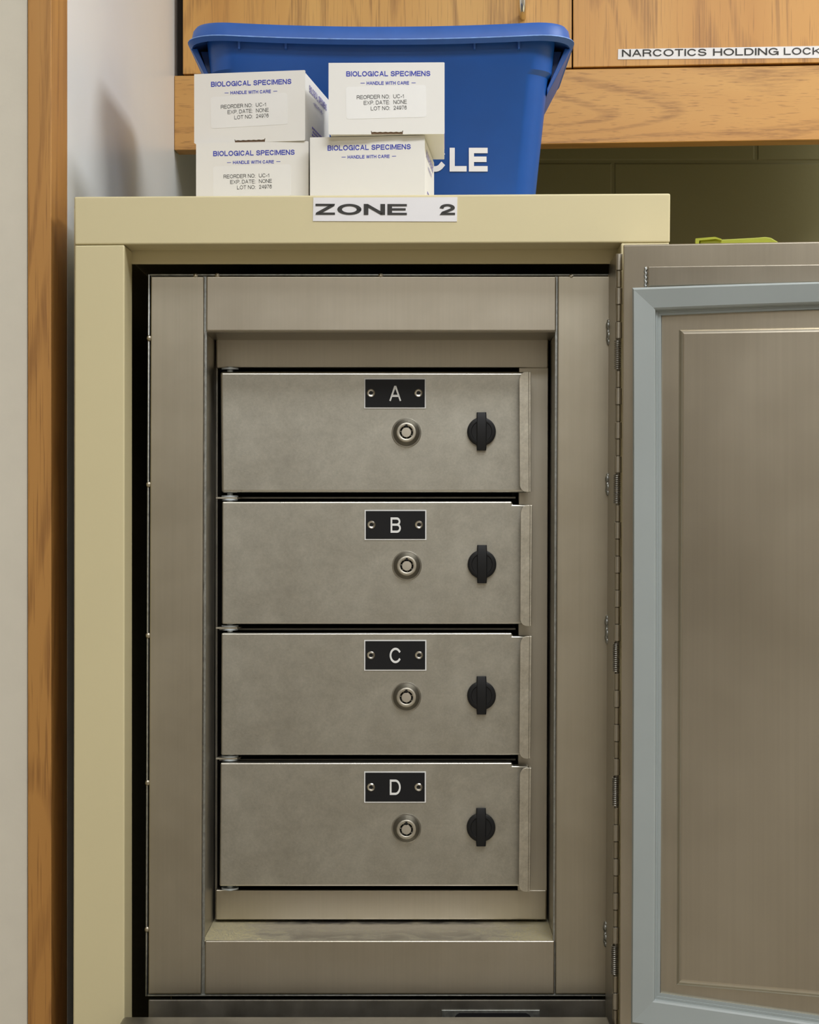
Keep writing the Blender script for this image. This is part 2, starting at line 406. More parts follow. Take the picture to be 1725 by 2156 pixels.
# ------------------------------------------------------------------ room shell
RX0, RX1, RY0, RY1 = -2.5, 2.2, -3.4, 1.09
TY0, TY1 = -0.02, 0.0497
PX = X_at(142, TY1)                     # face of the grey side panel
WB = RY1
struct('floor', MB().box(RX0 - .1, RY0 - .1, -0.1, RX1 + .1, RY1 + .1, 0.0), M['floor'])
struct('ceiling', MB().box(RX0 - .1, RY0 - .1, CEIL, RX1 + .1, RY1 + .1, CEIL + 0.1), M['ceil'])
struct('wall_back', MB().box(RX0 - .1, RY1, 0, RX1 + .1, RY1 + .1, CEIL), M['block'], 'shaded olive painted block wall below the oak cabinets')
struct('wall_right', MB().box(RX1, RY0, 0, RX1 + .1, RY1, CEIL), M['room'])
struct('wall_front', MB().box(RX0 - .1, RY0 - .1, 0, RX1 + .1, RY0, CEIL), M['room'])
struct('wall_far_left', MB().box(RX0 - .1, RY0, 0, RX0, RY1, CEIL), M['room'])
TX0, TX1 = X_at(58.5, TY0), X_at(108, TY0)
struct('wall_left', MB().box(RX0, TY0 + .002, 0, TX0 - 0.0006, TY1, CEIL, 0, 0.0008, 2), M['wall'], 'pale beige wall left of the oak trim')
struct('trim_1', MB().box(TX0, TY0, 0, TX1, TY1, CEIL, 0, 0.0006, 2), M['oak_trim'], 'upright oak trim at the end of the partition')
struct('wall_side', MB().box(TX0, TY1, 0, PX, RY1, CEIL), M['panel'], 'satin grey partition side running back to the oak cabinets')

dd_ = MB().box(-2.22, RY0 + .0005, 0.0, -1.42, RY0 + .045, 1.95, 0, .002, 2)  # unseen door added so the open steel door reflects something dark
struct('added_dark_door', dd_, M['oak_dark'], 'added unseen dark door for the steel to reflect')
dk_ = MB(); dk_.lathe(Vector((-1.50, RY0 + .045, 1.0)), Vector((1, 0, 0)), Vector((0, 0, 1)), Vector((0, 1, 0)), [(.026, 0), (.026, .006), (.010, .012), (.010, .035), (.024, .045), (.027, .058), (.02, .068), (0, .072)], 28)
dk_ = obj('added_door_knob', dk_, M['steel_bright'], bpy.data.objects['added_dark_door'])
for lx, ly, sx, sy, pw in LAMPS:
    lt = thing('ceiling_light', (lx, ly, CEIL), 'white framed fluorescent ceiling light ' + ('towards the right wall' if lx > 1.0 else 'in front of the steel cabinet' if ly > -2 else 'near the rear of the room'), 'light')
    fr = MB(); z0 = CEIL - 0.06
    for a in ((lx - sx / 2, ly - sy / 2, lx + sx / 2, ly - sy / 2 + .02), (lx - sx / 2, ly + sy / 2 - .02, lx + sx / 2, ly + sy / 2),
              (lx - sx / 2, ly - sy / 2 + .02, lx - sx / 2 + .02, ly + sy / 2 - .02), (lx + sx / 2 - .02, ly - sy / 2 + .02, lx + sx / 2, ly + sy / 2 - .02)):
        fr.box(a[0], a[1], z0, a[2], a[3], CEIL - 0.0005)
    obj('frame', fr, M['ceil'], lt)
    obj('diffuser', MB().box(lx - sx / 2 + .021, ly - sy / 2 + .021, z0 + .01, lx + sx / 2 - .021, ly + sy / 2 - .021, z0 + .016), M['diffuser'], lt)

# ------------------------------------------------------------------ cream cabinet
C = PL(862, -0.040, 1.5)
ZT = C.map(862, 410.5).z                 # top of the cream cabinet
cab = thing('metal_cabinet', (X_at(784, 0), 0.25, 0.0), 'cream enamelled metal cabinet housing the steel vault', 'cabinet')
DEP = 0.60
hd = MB()
hd.slab(C, [(156, 414), (1412, 407), (1411, 510.5), (157, 515)], 0.0, -0.034, 0, 0.0014, 4)
obj('header', hd, M['cream'], cab)
lip = MB(); lip.slab(C, [(250, 520), (1340, 517), (1340, 555), (250, 556)], -0.0345, -0.037, 0, 0.0004, 2)
lip.slab(C, [(255, 519), (1310, 516), (1310, 522), (255, 525)], -0.0335, -0.036, 0)
obj('header_lip', lip, M['cream'], cab)
def screw_recess(px, py):
    return None
st = MB(); st.slab(C, [(157.5, 516.5), (262, 515.6), (262, 2300), (153.5, 2300)], 0.0005, -0.0345, 0, 0.0012, 4)
left_stile = obj('stile', st, M['cream'], cab)
st = MB(); st.slab(C, [(1308, 511.8), (1410, 511.2), (1410, 2300), (1302, 2300)], 0.0, -0.0345, 0, 0.0012, 4)
obj('stile', st, M['cream'], cab)
# small bumps along the inner face of the left stile
for yy in (1452, 1714, 1785, 1870, 1938, 1168, 905, 660):
    p = C.map(262, yy, -0.009); b = MB()
    b.lathe(p + Vector((-0.0006, 0, 0)), Vector((0, 1, 0)), Vector((0, 0, 1)), Vector((1, 0, 0)), [(0.0021, 0), (0.0019, 0.0012), (0.0009, 0.0018), (0.0007, 0.0006), (0, 0.0006)], 16)
    obj('rivet', b, M['cream'], left_stile)
xl, xr = C.map(157, 600, -0.04).x, C.map(1410, 600, -0.04).x
zb = C.map(862, 2300).z
yb0 = C.map(862, 600, -0.0365).y
t = MB(); t.box(xl + 0.0005, yb0 + 0.006, ZT - 0.004, xr - 0.0005, DEP, ZT - 0.0006, 0, 0.0008, 2)
obj('top_panel', t, M['cream'], cab)
for nm, x0, x1 in (('side_panel', xl + .0005, xl + .0025), ('side_panel', xr - .0025, xr - .0005)):
    s_ = MB(); s_.box(x0, yb0 + 0.006, 0.0, x1, DEP, ZT - 0.0045); obj(nm, s_, [M['cream']], cab)
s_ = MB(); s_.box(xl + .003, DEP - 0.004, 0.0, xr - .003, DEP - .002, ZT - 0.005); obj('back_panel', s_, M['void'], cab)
s_ = MB(); s_.box(xl + .0005, yb0 - 0.03, 0.0, xr - .0005, yb0, zb - 0.002, 0, .001, 2); obj('kick_panel', s_, M['cream'], cab)
# ZONE 2 label
lb = MB(); lb.slab(C, [(660, 416), (963.5, 415), (962.5, 466.5), (659, 465.5)], 0.0006, 0.0001)
lbo = obj('label_strip', lb, M['tape'], cab, 'white paper label reading ZONE 2')
tx = MB()
tx.text('ZONE', lambda x, y, o: C.map(x, y + 0.003 * (x - 664), o), 664.5, 452, 857, 429, 0.0010, 0.0006, 0.20)
obj('lettering', tx, M['black_ink'], lbo, 'black word ZONE')
tx = MB()
tx.text('2', lambda x, y, o: C.map(x, y, o), 926, 452.5, 958.5, 429.5, 0.0010, 0.0006, 0.20)
obj('lettering', tx, M['black_ink'], lbo, 'black figure 2')
# two slot holes under the header
for px in (473, 1093):
    p = C.map(px, 515, -0.012); b = MB()
    b.box(p.x - 0.006, p.y - .002, p.z - 0.0004, p.x + 0.006, p.y + .002, p.z + 0.0015)
    obj('slot', b, M['void'], cab)

# ------------------------------------------------------------------ steel vault: frame, liner, hinge, lower zone
V = PL(862, 0.0, 0.5)
def lean(y): return -(y - 577) * 0.0036           # the box leans a hair to the left towards its foot
vault = thing('steel_vault', (0, 0.3, Z_at(2300, 0)), 'stainless steel vault set inside the cream cabinet, its door swung open', 'vault')
def vq(x0, y0, x1, y1): return [(x0 + lean(y0), y0), (x1 + lean(y0), y0), (x1 + lean(y1), y1), (x0 + lean(y1), y1)]
# outer shell
TY, BY = 577, 2098
sh = MB()
DV = -0.50
sh.slab(V, vq(311.5, TY, 315.5, BY), -0.001, DV, 0, 0.0005, 2)
sh.slab(V, vq(1290, TY, 1293.5, BY), -0.001, DV, 0, 0.0005, 2)
sh.slab(V, vq(315.5, TY, 1290, TY + 3.5), -0.001, DV, 0, 0.0005, 2)
sh.slab(V, vq(315.5, BY - 3.5, 1290, BY), -0.001, DV, 0, 0.0005, 2)
sh.slab(V, vq(316, TY + 4, 1289.5, BY - 4), DV + .002, DV, 1)
for px, py in ((412, 578), (802, 577.5), (1203, 579), (458, 577), (1285, 579)): sh.blob(V.map(px, py + 3, -.001), 0.0021, (1, .7, 1), 2)
for py in (712, 1020, 1338, 1648, 1957): sh.blob(V.map(314.5 + lean(py), py, -.001), 0.0021, (1, .7, 1.2), 2)
obj('shell', sh, [M['steel_weld'], M['void'], M['steel_frame']], vault)
bk = MB()                                           # seam backing behind the four frame bars
bk.slab(V, vq(318, TY + 5, 436, BY - 5), -0.003, -0.006); bk.slab(V, vq(1170, TY + 5, 1288, BY - 5), -0.003, -0.006)
bk.slab(V, vq(436, TY + 5, 1170, 690), -0.003, -0.006); bk.slab(V, vq(436, 1990, 1170, BY - 5), -0.003, -0.006)
obj('seam_backing', bk, M['steel_weld'], vault)
BV = 0.0011
f1 = MB().slab(V, vq(317.5, 582, 429.5, 2093.5), 0, -0.0028, 0, BV, 4); obj('stile', f1, M['steel_frame'], vault)
f1 = MB().slab(V, vq(1175, 581, 1288.5, 2093.5), 0, -0.0028, 0, BV, 4); obj('stile', f1, M['steel_frame'], vault)
f1 = MB().slab(V, vq(434.5, 581.5, 1171.5, 697), 0, -0.0028, 0, BV, 4); obj('rail', f1, M['steel_rail'], vault)
f1 = MB().slab(V, vq(436.5, 1981, 1173, 2093.5), 0, -0.0028, 0, BV, 4); obj('rail', f1, M['steel_rail'], vault)
# liner walls going back
ln = MB()
ln.slab(V, vq(428.5, 699, 432, 1982), -0.003, -0.46); obj('liner_side', ln, M['steel_inner'], vault)
ln = MB()
ln.slab(V, vq(1173, 699, 1176.5, 1982), -0.003, -0.46); obj('liner_side', ln, M['steel_inner'], vault)
ln = MB().slab(V, vq(432.5, 696.5, 1172.5, 699), -0.003, -0.46); obj('liner_top', ln, M['steel_inner'], vault)
ln = MB().slab(V, vq(432.5, 1980.5, 1172.5, 1983), -0.0030, -0.46, 0, 0.0002, 2); obj('liner_bottom', ln, M['dusty'], vault, 'dusty steel ledge below the locker unit')
# piano hinge between vault and door
HY = -0.055
HP = PL(1304, HY, 0)
hl = MB()
zt_, zb_ = HP.map(1304, 534).z, HP.map(1304, 2290).z
def hx(z): return HP.map(1304, 534).x - (zt_ - z) * 0.0049
lx0 = hx(zt_)
hl.poly_prism([Vector((hx(zt_) - .0022, HY + .003, zt_)), Vector((hx(zt_) - .001, HY + .003, zt_)), Vector((hx(zb_) - .001, HY + .003, zb_)), Vector((hx(zb_) - .0022, HY + .003, zb_))],
              [Vector((hx(zt_) - .0022, -0.0012, zt_)), Vector((hx(zt_) - .001, -0.0012, zt_)), Vector((hx(zb_) - .001, -0.0012, zb_)), Vector((hx(zb_) - .0022, -0.0012, zb_))], 0, 0.0002, 1)
leaf = obj('hinge_leaf', hl, M['steel_inner'], vault)
for py, L in ((700, 26), (1020, 22), (1325, 30), (1965, 26)):
    wb = MB(); p = HP.map(1304, py); x = hx(p.z) - 0.0024; sp = L * 0.385e-3
    for k in range(7):
        wb.blob(Vector((x - 0.0004 * (k % 2), -0.0035 + 0.0006 * math.sin(k * 2.1), Z_at(py, 0) + sp * (k / 6 - .5) * 1.6)), 0.0022 + 0.0006 * ((k * 37) % 3) / 2, (0.7, 1, 1.2))
    obj('weld_bead', wb, M['steel_weld'], leaf)
pat = []; y = 534.0
for nk in (5, 6, 8, 6, 8, 6):
    for k in range(nk): pat.append(('k', y, y + 35.9)); y += 35.9
    pat.append(('s', y, y + 67)); y += 67
kn = MB(); i = 0
pin = [HP.map(1304, 536), HP.map(1304, 2285)]
pin = [Vector((hx(p.z), HY, p.z)) for p in pin]
kn.tube(pin, 0.0012, 10, 1)
springs = []
for kind, a, b in pat:
    if a > 2280: break
    za, zb2 = HP.map(1304, a + 1.0).z, HP.map(1304, b - 0.8).z
    if kind == 'k':
        r = 0.0028 if i % 2 == 0 else 0.0021
        c = Vector((hx(za), HY, za)); d = Vector((hx(zb2), HY, zb2)); n = (d - c).normalized()
        u = n.orthogonal().normalized(); v = n.cross(u); L = (d - c).length
        kn.lathe(c, u, v, n, [(0.001, 0), (r - .0002, 0), (r, .0002), (r, L - .0002), (r - .0002, L), (.001, L)], 20, i % 2 * 2)
        i += 1
    else: springs.append((za, zb2))
hinge = obj('piano_hinge', kn, [M['steel_inner'], M['steel_dark'], M['steel_frame']], vault)
for za, zb2 in springs:
    pts = []; turns = 15
    for k in range(turns * 12 + 1):
        q = k / (turns * 12); z = za + (zb2 - za) * (0.03 + 0.94 * q)
        an = 2 * math.pi * turns * q
        pts.append(Vector((hx(z) - 0.0008 + 0.0023 * math.cos(an), HY + 0.0023 * math.sin(an), z)))
    obj('spring', MB().tube(pts, 0.00055, 6), M['steel_dark'], hinge)
# lower zone: recess panel with its holder and the near front of the lower door
lw = MB().slab(V, [(312, 2104), (1291, 2104), (1291, 2290), (312, 2290)], -0.004, -0.0075, 0, 0.0012, 3)  # stainless panel, shade below the frame put into its darker steel
low = obj('lower_panel', lw, M['steel_dark'], vault, 'steel panel below the frame, shade in its dark colour')
lh = MB()
lh.slab(V, [(930, 2127), (1137, 2127), (1137, 2190), (930, 2190)], -0.0028, -0.0041, 0, 0.0003, 2)
lho = obj('label_holder', lh, M['steel_weld'], low)
lh = MB()
q = [(957, 2150), (958, 2141), (962, 2136), (968, 2133), (1108, 2133), (1114, 2136), (1118, 2141), (1120, 2150), (1120, 2180), (957, 2180)]
lh.slab(V, q, -0.0024, -0.00285, 0)
obj('label_insert', lh, M['plate'], low)
LD = PL(862, -0.070, 0.3)
ld = MB().slab(LD, [(252, 2160), (1286, 2160), (1288, 2164), (1288, 2560), (245, 2560), (245, 2174), (247, 2165)], 0, -0.026, 0, 0.0012, 3)
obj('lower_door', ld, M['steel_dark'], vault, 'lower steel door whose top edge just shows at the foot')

# ------------------------------------------------------------------ big open door
D = PL(1312, -0.078, 18.0)
def dq(xl, yt, xr, yb, st, sb, xlb=None):
    xb = xl if xlb is None else xlb
    return [(xl, yt), (xr, yt + st * (xr - xl)), (xr, yb + sb * (xr - xl)), (xb, yb)]
door = MB(); door.slab(D, dq(1312, 515, 2255, 2235, -0.0165, 0.16, 1304), 0, -0.028, 0, 0.0012, 4)
dr = obj('vault_door', door, M['steel_big'], vault, 'thick steel door swung wide open to the right')
sp = MB(); sp.slab(D, [(1364, 560.5), (2210, 560.5 - 0.0125 * 846), (2210, 600 - .02 * 846), (1364, 603)], 0.0022, 0.0002, 0, 0.0009, 3)
obj('raised_strip', sp, M['steel_rail'], dr)
wd = MB()
for k in range(16): wd.blob(D.map(1360 + 0.8 * math.sin(k * 1.7), 565 + k * 2.5, 0.0003), 0.0013, (1, .6, 1))
obj('weld_bead', wd, M['steel_weld'], dr)
gl = [(dq(1332, 608, 2232, 2153, -0.024, 0.15, 1329), 0.0002), (dq(1332, 606, 2232, 2156, -0.024, 0.15, 1329), 0.0105),
      (dq(1335, 610, 2229, 2152, -0.025, 0.15, 1332), 0.0128), (dq(1376, 648, 2186, 2110, -0.029, 0.146, 1374), 0.0105),
      (dq(1380, 652, 2182, 2106, -0.03, 0.146, 1378), 0.0095), (dq(1381.5, 655, 2180, 2103, -0.03, 0.145, 1379.5), 0.0062),
      (dq(1385, 658, 2177, 2098, -0.03, 0.144, 1383), 0.0062), (dq(1386, 659, 2176, 2097, -0.03, 0.144, 1384), 0.0050),
      (dq(1392.5, 664, 2170, 2091, -0.03, 0.144, 1390), 0.0050), (dq(1393.5, 665, 2169, 2090, -0.03, 0.144, 1391), 0.0002)]
def bow(q, off, n=14):
    """the vinyl bows a little between its corners"""
    r = []
    for i in range(4):
        (x0, y0), (x1, y1) = q[i], q[(i + 1) % 4]
        for k in range(n):
            t_ = k / n; b = 4 * t_ * (1 - t_)
            r.append(D.map(x0 + (x1 - x0) * t_ + (2.0 * b if i == 3 else 0), y0 + (y1 - y0) * t_ - (3.0 * b if i == 0 else 0), off))
    return r
obj('gasket', MB().loops([bow(q, o) for q, o in gl], cap=False), M['gasket'], dr, 'pale grey blue vinyl door gasket')
pl_ = [(dq(1394, 662, 2168, 2092, -0.028, 0.143, 1391.5), 0.0002), (dq(1394, 662, 2168, 2092, -0.028, 0.143, 1391.5), 0.0022),
       (dq(1430, 694, 2130, 2073, -0.016, 0.09, 1425), 0.0022), (dq(1432, 695.5, 2128, 2071, -0.016, 0.088, 1427), 0.0030),
       (dq(1435.5, 697.5, 2124, 2068.5, -0.016, 0.086, 1430), 0.0050), (dq(1438.5, 700.5, 2121, 2065, -0.016, 0.086, 1433), 0.0058), (dq(1441, 703, 2119, 2062, -0.016, 0.086, 1436), 0.0060)]
obj('inner_panel', MB().loops([[D.map(x, y, o) for x, y in q] for q, o in pl_]), M['steel_big'], dr, 'raised brushed steel panel inside the open door')

# ------------------------------------------------------------------ locker unit
TW = PL(862, 0.070, 0.5)
lock = thing('locker_unit', (0, 0.25, TW.map(862, 1937).z), 'steel four-compartment locker unit with doors lettered A to D', 'locker')
ff = MB(); FB = -0.010
ff.slab(TW, [(455, 713), (1155, 713), (1155, 775), (455, 775)], 0, FB, 0, 0.0012, 4); obj('top_rail', ff, M['steel_inner'], lock)
ff = MB().slab(TW, [(453.5, 1873), (1152, 1873), (1151.5, 1937), (453, 1937)], 0, FB, 0, 0.0014, 4); obj('bottom_rail', ff, M['steel_rail'], lock)
ff = MB().slab(TW, [(1093, 774), (1155, 774), (1152, 1876), (1090, 1876)], -0.0002, FB, 0, 0.0006, 2); obj('side_rail', ff, M['steel_inner'], lock)
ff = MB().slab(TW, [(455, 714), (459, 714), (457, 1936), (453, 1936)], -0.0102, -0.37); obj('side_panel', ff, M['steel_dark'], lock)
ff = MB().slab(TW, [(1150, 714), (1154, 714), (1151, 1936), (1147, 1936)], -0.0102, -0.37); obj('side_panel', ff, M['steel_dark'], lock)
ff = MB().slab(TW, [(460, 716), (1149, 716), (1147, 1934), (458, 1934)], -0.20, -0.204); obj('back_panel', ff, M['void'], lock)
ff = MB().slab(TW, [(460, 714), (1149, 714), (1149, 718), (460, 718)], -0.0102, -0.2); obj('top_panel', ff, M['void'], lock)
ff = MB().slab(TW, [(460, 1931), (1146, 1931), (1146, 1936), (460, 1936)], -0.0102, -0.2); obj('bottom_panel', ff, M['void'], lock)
for y0 in (1046.5, 1323, 1598):
    ff = MB().slab(TW, [(462, y0), (1086, y0 - .5), (1086, y0 + 3), (462, y0 + 3.5)], -0.014, -0.19); obj('shelf', ff, M['steel_dark'], lock)
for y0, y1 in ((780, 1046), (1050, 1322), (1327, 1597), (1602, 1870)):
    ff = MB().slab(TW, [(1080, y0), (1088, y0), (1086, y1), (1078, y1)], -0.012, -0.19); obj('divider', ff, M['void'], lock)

T = PL(862, 0.052, 0.5)                    # the small doors' front
DOORS = [('A', (463.5, 782.5, 466, 1037), (1093, 783, 1092, 1035), (1118.5, 781.5, 1118.5, 1036), (767, 796.5, 897, 860), (856, 911), (1014, 909)),
         ('B', (467.5, 1056, 467, 1314), (1094, 1061, 1093, 1311), (1121.5, 1062.5, 1119.5, 1318.5), (768, 1073.5, 898, 1137), (857, 1191), (1015, 1188)),
         ('C', (466, 1333, 465, 1590), (1093, 1337, 1092, 1588), (1120.5, 1338.5, 1117.5, 1597.5), (767, 1347.5, 898, 1412), (856, 1467), (1014, 1464)),
         ('D', (464, 1606, 462, 1866), (1091, 1613, 1090, 1863), (1119.5, 1615.5, 1116.5, 1878), (767, 1624.5, 897, 1690), (856, 1744), (1013, 1741))]
def ring_arc(pts): return pts
for ch, dl, dm, lipq, pt, lk, kb in DOORS:
    b = MB()
    # folded sheet door: boxy body, then a thin flange running out to the pull
    nt = 0 if ch == 'A' else 6
    q = [(dl[0], dl[1]), (1079, dl[1] + (0.5 if ch == 'A' else -.5))] + ([(1079.5, dl[1] + nt)] if nt else []) + [(lipq[0] - 6, dl[1] + nt + .5), (lipq[2] - 6, dl[3]), (dl[2], dl[3])]
    b.slab(T, q, 0, -0.011, 0, 0.0022, 5, 1)
    dd = obj('locker_door', b, [M['steel_door'], M['steel_edge']], lock, 'scuffed steel compartment door marked %s' % ch)
    # curled pull lip
    b = MB()
    xa, xb, ya, yb = dm[0], lipq[0] - 5, lipq[1] + 1, lipq[3]
    xc, xd = dm[2] - 1, lipq[2] - 4
    pts = [(xb, ya), (xb + (xd - xb), yb)]
    arc1 = [(xd - 6 - 14 * math.sin(k * math.pi / 16), yb - 16 + 16 * math.cos(k * math.pi / 16)) for k in range(9)]
    arc2 = [(xb - 6 - 14 * math.cos(k * math.pi / 16), ya + 18 - 18 * math.sin(k * math.pi / 16)) for k in range(9)]
    b.slab(T, [(xb, ya), (xd, yb)] + arc1 + arc2, 0.0115, 0.0103, 0, 0.0003, 2)
    b.slab(T, [(xb - 0.5, ya), (lipq[0], ya), (lipq[2], yb), (xd - 0.5, yb)], 0.0108, -0.0022, 0, 0.0004, 2)
    obj('pull_lip', b, M['steel_lip'], dd)
    # name plate
    b = MB(); x0, y0, x1, y1 = pt
    b.rect(T, x0, y0, x1, y1, 0.0009, 0.0001, 1)
    b.rect(T, x0 + 2.4, y0 + 2.4, x1 - 2.4, y1 - 2.4, 0.00125, 0.0009, 0)
    obj('name_plate', b, [M['plate'], M['white_ink']], dd, 'black engraved name plate with a white %s' % ch)
    b = MB(); cx = (x0 + x1) / 2; w = {'A': 12.5, 'B': 10.8, 'C': 12.3, 'D': 11.5}[ch]; cy = (y0 + y1) / 2
    b.text(ch, T.map, cx + .5 - w, cy + 16.5, cx + .5 + w, cy - 16, 0.0015, 0.0012, 0.145)
    obj('letter', b, M['white_ink'], dd)
    for px in (x0 + 14.5, x1 - 15.5):
        b = MB(); b.lathe(T.map(px, cy - .5, 0), T.u, T.z, T.n, [(0.0034, .0012), (0.0033, .0018), (0.0026, .0023), (0.0017, .0021), (0.0013, .0014), (0, .0014)], 24, mis=[0, 0, 0, 0, 1])
        obj('rivet', b, [M['steel_bright'], M['black']], dd)
    # tubular key lock
    b = MB(); c = T.map(lk[0], lk[1], 0)
    b.lathe(c, T.u, T.z, T.n, [(0.0124, 0), (0.0124, .0006), (0.0117, .0014), (0.0113, .0014), (0.0108, .0024), (0.0083, .0062), (0.0081, .0066), (0.0078, .0068),
                               (0.0058, .0068), (0.0055, .0066), (0.0055, .0035), (0.0044, .0035), (0.0043, .0064), (0.0039, .0069), (0, .0070)], 48,
            mis=[0, 0, 4, 4, 4, 2, 2, 2, 2, 4, 3, 0, 0, 0])
    for k in range(7):
        a = 2 * math.pi * k / 7 + 0.3
        b.blob(c + T.n * 0.0042 + (T.u * math.cos(a) + T.z * math.sin(a)) * 0.0049, 0.0006, (1, 1, 1), 2)
    p = c + T.z * 0.0058 + T.n * 0.0062
    b.box(p.x - 0.0009, p.y - 0.0012, p.z - 0.0011, p.x + 0.0009, p.y + 0.001, p.z + 0.0009, 3)
    obj('key_lock', b, [M['steel_bright'], M['steel_inner'], M['steel_lip'], M['void'], M['steel_dark']], dd)
    # black turn latch
    b = MB(); c = T.map(kb[0], kb[1], 0)
    b.lathe(c, T.u, T.z, T.n, [(0.0120, 0), (0.0120, .0035), (0.0116, .0044), (0.0108, .0048), (0.0088, .0048), (0.0083, .0043), (0, .0043)], 48)
    def bar(zz, w, o): return c + T.u * w + T.z * zz + T.n * o
    prof = [(0.0162, 0.0038, .003, .0012), (0.0160, 0.0040, .0036, .0012), (0.0098, 0.0042, .0052, .0012), (-0.0098, 0.0042, .0052, .0012), (-0.0155, 0.0039, .0042, .0012), (-0.0158, 0.0037, .0036, .0012)]
    rings = [[bar(zz, -w, lo), bar(zz, w, lo), bar(zz, w, hi - .0006), bar(zz, w - .0007, hi), bar(zz, -w + .0007, hi), bar(zz, -w, hi - .0006)] for zz, w, hi, lo in prof]
    b.loops(rings, cap=True, capstart=True)
    obj('turn_latch', b, M['black'], dd)
# hinge brackets with washers at the left edge
HG = PL(862, 0.056, 0.5)
for k, yc in enumerate((781, 1048, 1322, 1597, 1868)):
    b = MB(); c = HG.map(483, yc, 0)
    Zu = Vector((0, 0, 1)); ux, uy = Vector((1, 0, 0)), Vector((0, 1, 0))
    up = k > 0; dn = k < 4
    b.lathe(c + uy * 0.0065 + Zu * ((0.0006 if k < 4 else -0.0026) if up else 0.0016), ux, uy, Zu, [(0.0025, 0), (0.0072, 0), (0.0072, .0013), (0.0025, .0013)], 28)
    if 0 < k < 4: b.lathe(c + uy * 0.0065 - Zu * 0.0022, ux, uy, Zu, [(0.0025, 0), (0.0068, 0), (0.0068, .0013), (0.0025, .0013)], 28)
    b.lathe(c + uy * 0.0065 - Zu * 0.004, ux, uy, Zu, [(0, 0), (0.0025, 0), (0.0025, .008), (0, .008)], 16)
    br = obj('hinge_washer', b, M['washer'], lock)
    if 0 < k < 4:
        b = MB(); a = [(-.0115, 0), (.002, 0), (.0065, .0012), (.009, .0045), (.009, .016), (-.0085, .016)]
        fr = [c + ux * x + uy * y - Zu * 0.0009 for x, y in a]
        b.poly_prism(fr, [p + Zu * 0.0015 for p in fr], 0, 0.0002, 1)
        obj('hinge_bracket', b, M['steel_lip'], lock)

